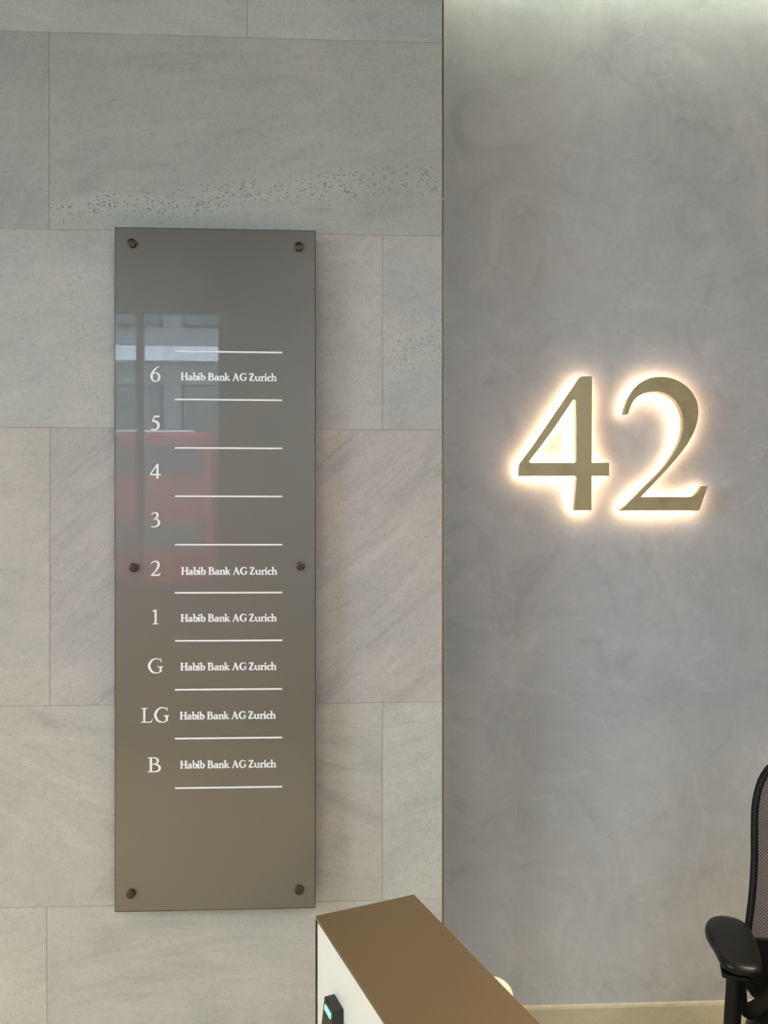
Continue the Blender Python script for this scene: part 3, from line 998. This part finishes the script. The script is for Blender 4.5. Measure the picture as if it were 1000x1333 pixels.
# seat cushion
bm = bmesh.new()
n = 40
def seat_ring(s, z):
    out = []
    for i in range(n):
        t_ = 2 * PI * i / n
        e = 0.45
        x_ = math.copysign(abs(math.cos(t_)) ** e, math.cos(t_)) * 0.245 * s
        y_ = math.copysign(abs(math.sin(t_)) ** e, math.sin(t_)) * 0.225 * s
        out.append(bm.verts.new((x_, y_ - 0.005, z - 0.02 * (x_ / 0.25) ** 2 * 0)))
    return out
rings = [seat_ring(s, z) for s, z in ((0.3, 0.455), (0.75, 0.458), (0.92, 0.455), (0.98, 0.446), (1.0, 0.432), (0.98, 0.418), (0.9, 0.408), (0.3, 0.405))]
for A, B in zip(rings, rings[1:]):
    for i in range(n):
        bm.faces.new((A[i], A[(i + 1) % n], B[(i + 1) % n], B[i]))
bm.faces.new(rings[0]); bm.faces.new(rings[-1][::-1])
obj('seat', bm, M['pad'], chair, True)
bm = bxm(-0.10, 0.10, -0.13, 0.14, 0.34, 0.404, 0.015)
obj('seat_mechanism', bm, M['frame_black'], chair, True)

# backrest outline (half width, height) and its depth curve
half = [(0.0, 1.045), (0.075, 1.040), (0.135, 1.018), (0.178, 0.975), (0.198, 0.915), (0.203, 0.85), (0.205, 0.78), (0.212, 0.70), (0.222, 0.63), (0.230, 0.56), (0.225, 0.49), (0.17, 0.435), (0.0, 0.42)]
ydep = lambda z: 0.235 + 0.10 * max(0, z - 0.62) ** 1.15 / 0.45 + 0.05 * max(0, 0.62 - z) / 0.15 * 0.4
fold = lambda x: -0.035 * (x / 0.22) ** 2
full = [(-x, z) for x, z in half] + [(x, z) for x, z in half[-2:0:-1]]
fc = catmull(full, 4, True)
bm = bmesh.new()
tube(bm, [(x, ydep(z) + fold(x), z) for x, z in fc], 0.011, 0.0085, 12, Vector((0, 1, 0)), closed=True)
obj('back_frame', bm, M['frame_black'], chair, True)
# mesh sheet
def halfw(z):
    pts = catmull(half, 6)
    for (xa, za), (xb, zb2) in zip(pts, pts[1:]):
        if (za - z) * (zb2 - z) <= 0 and abs(za - zb2) > 1e-6:
            return xa + (xb - xa) * (z - za) / (zb2 - za)
    return 0.01
bm = bmesh.new()
nu, nv = 16, 26
grid = []
for j in range(nv + 1):
    z = 0.60 + (1.042 - 0.60) * j / nv
    hw = max(0.02, halfw(z) - 0.003)
    grid.append([bm.verts.new((hw * (2 * i / nu - 1), ydep(z) + fold(hw * (2 * i / nu - 1)) + 0.002, z)) for i in range(nu + 1)])
for j in range(nv):
    for i in range(nu):
        bm.faces.new((grid[j][i], grid[j][i + 1], grid[j + 1][i + 1], grid[j + 1][i]))
obj('back_mesh', bm, M['mesh'], chair, True)
# solid lower shell
bm = bmesh.new()
grid = []
nv = 10
for j in range(nv + 1):
    z = 0.424 + (0.60 - 0.424) * j / nv
    hw = max(0.02, halfw(z) - 0.003)
    grid.append([[bm.verts.new((hw * (2 * i / nu - 1), ydep(z) + fold(hw * (2 * i / nu - 1)) + dy, z)) for i in range(nu + 1)] for dy in (-0.006, 0.008)])
for j in range(nv):
    for s in (0, 1):
        for i in range(nu):
            bm.faces.new((grid[j][s][i], grid[j][s][i + 1], grid[j + 1][s][i + 1], grid[j + 1][s][i]))
    for i in (0, nu):
        bm.faces.new((grid[j][0][i], grid[j][1][i], grid[j + 1][1][i], grid[j + 1][0][i]))
for j in (0, nv):
    for i in range(nu):
        bm.faces.new((grid[j][0][i], grid[j][0][i + 1], grid[j][1][i + 1], grid[j][1][i]))
obj('lower_shell', bm, M['black_plastic'], chair, True)
# spine
bm = bmesh.new()
tube(bm, catmull([(0, 0.10, 0.375), (0, 0.22, 0.37), (0, 0.31, 0.42), (0, 0.325, 0.55), (0, 0.335, 0.75), (0, 0.37, 0.88)], 5), 0.014, 0.03, 14, Vector((0, 1, 0)))
obj('back_spine', bm, M['frame_black'], chair, True)
bm = lathe(bmesh.new(), [(0, 0.085), (0.03, 0.085), (0.03, 0.22), (0.018, 0.222), (0.018, 0.3398), (0, 0.3398)], 24)
obj('gas_lift', bm, M['chrome'], chair, True)
bm = lathe(bmesh.new(), [(0, 0.06), (0.045, 0.06), (0.05, 0.085), (0.04, 0.115), (0.031, 0.12), (0.031, 0.0848), (0, 0.0848)], 24)
obj('base_hub', bm, M['frame_black'], chair, True)
for i in range(5):
    a = 2 * PI * i / 5 + 0.3
    R = Matrix.Rotation(a, 4, 'Z')
    bm = tube(bmesh.new(), [R @ Vector(q) for q in ((0.035, 0, 0.09), (0.15, 0, 0.088), (0.27, 0, 0.078), (0.31, 0, 0.074))], [0.02, 0.018, 0.014, 0.013], [0.016, 0.014, 0.011, 0.010], 12, Vector((-math.sin(a), math.cos(a), 0)))
    lo = obj('base_leg', bm, M['frame_black'], chair, True)
    bm = bmesh.new()
    for s in (-1, 1):
        lathe(bm, [(0, -0.009), (0.024, -0.009), (0.030, -0.006), (0.030, 0.006), (0.024, 0.009), (0, 0.009)], 20,
              R @ Matrix.Translation((0.30, s * 0.013, 0.030)) @ Matrix.Rotation(PI / 2, 4, 'X'))
    box(bm, -0.008, 0.008, -0.006, 0.006, 0.03, 0.068, 0, R @ Matrix.Translation((0.30, 0, 0)))
    obj('caster', bm, M['rubber'], lo, True)

# ------------------------------------------------------------------ unseen low desk, added to bounce warm light onto the plaster wall
M['oak'] = plain('oak_desk', (176, 132, 84), 0.45, noise=0.06, scale=14)
desk = thing('bounce_desk', 'unseen low oak desk added to bounce warm light onto the wall', 'desk', (1.75, 0.62, 0))
obj('desktop', bxm(-0.95, 0.85, -0.33, 0.33, 0.71, 0.74, 0.002), M['oak'], desk)
obj('front_panel', bxm(-0.93, 0.83, -0.30, -0.275, 0.0, 0.7098, 0.002), M['oak'], desk)
for x in (-0.91, 0.785):
    obj('leg_panel', bxm(x, x + 0.025, -0.2745, 0.30, 0.0, 0.7098, 0.002), M['oak'], desk)
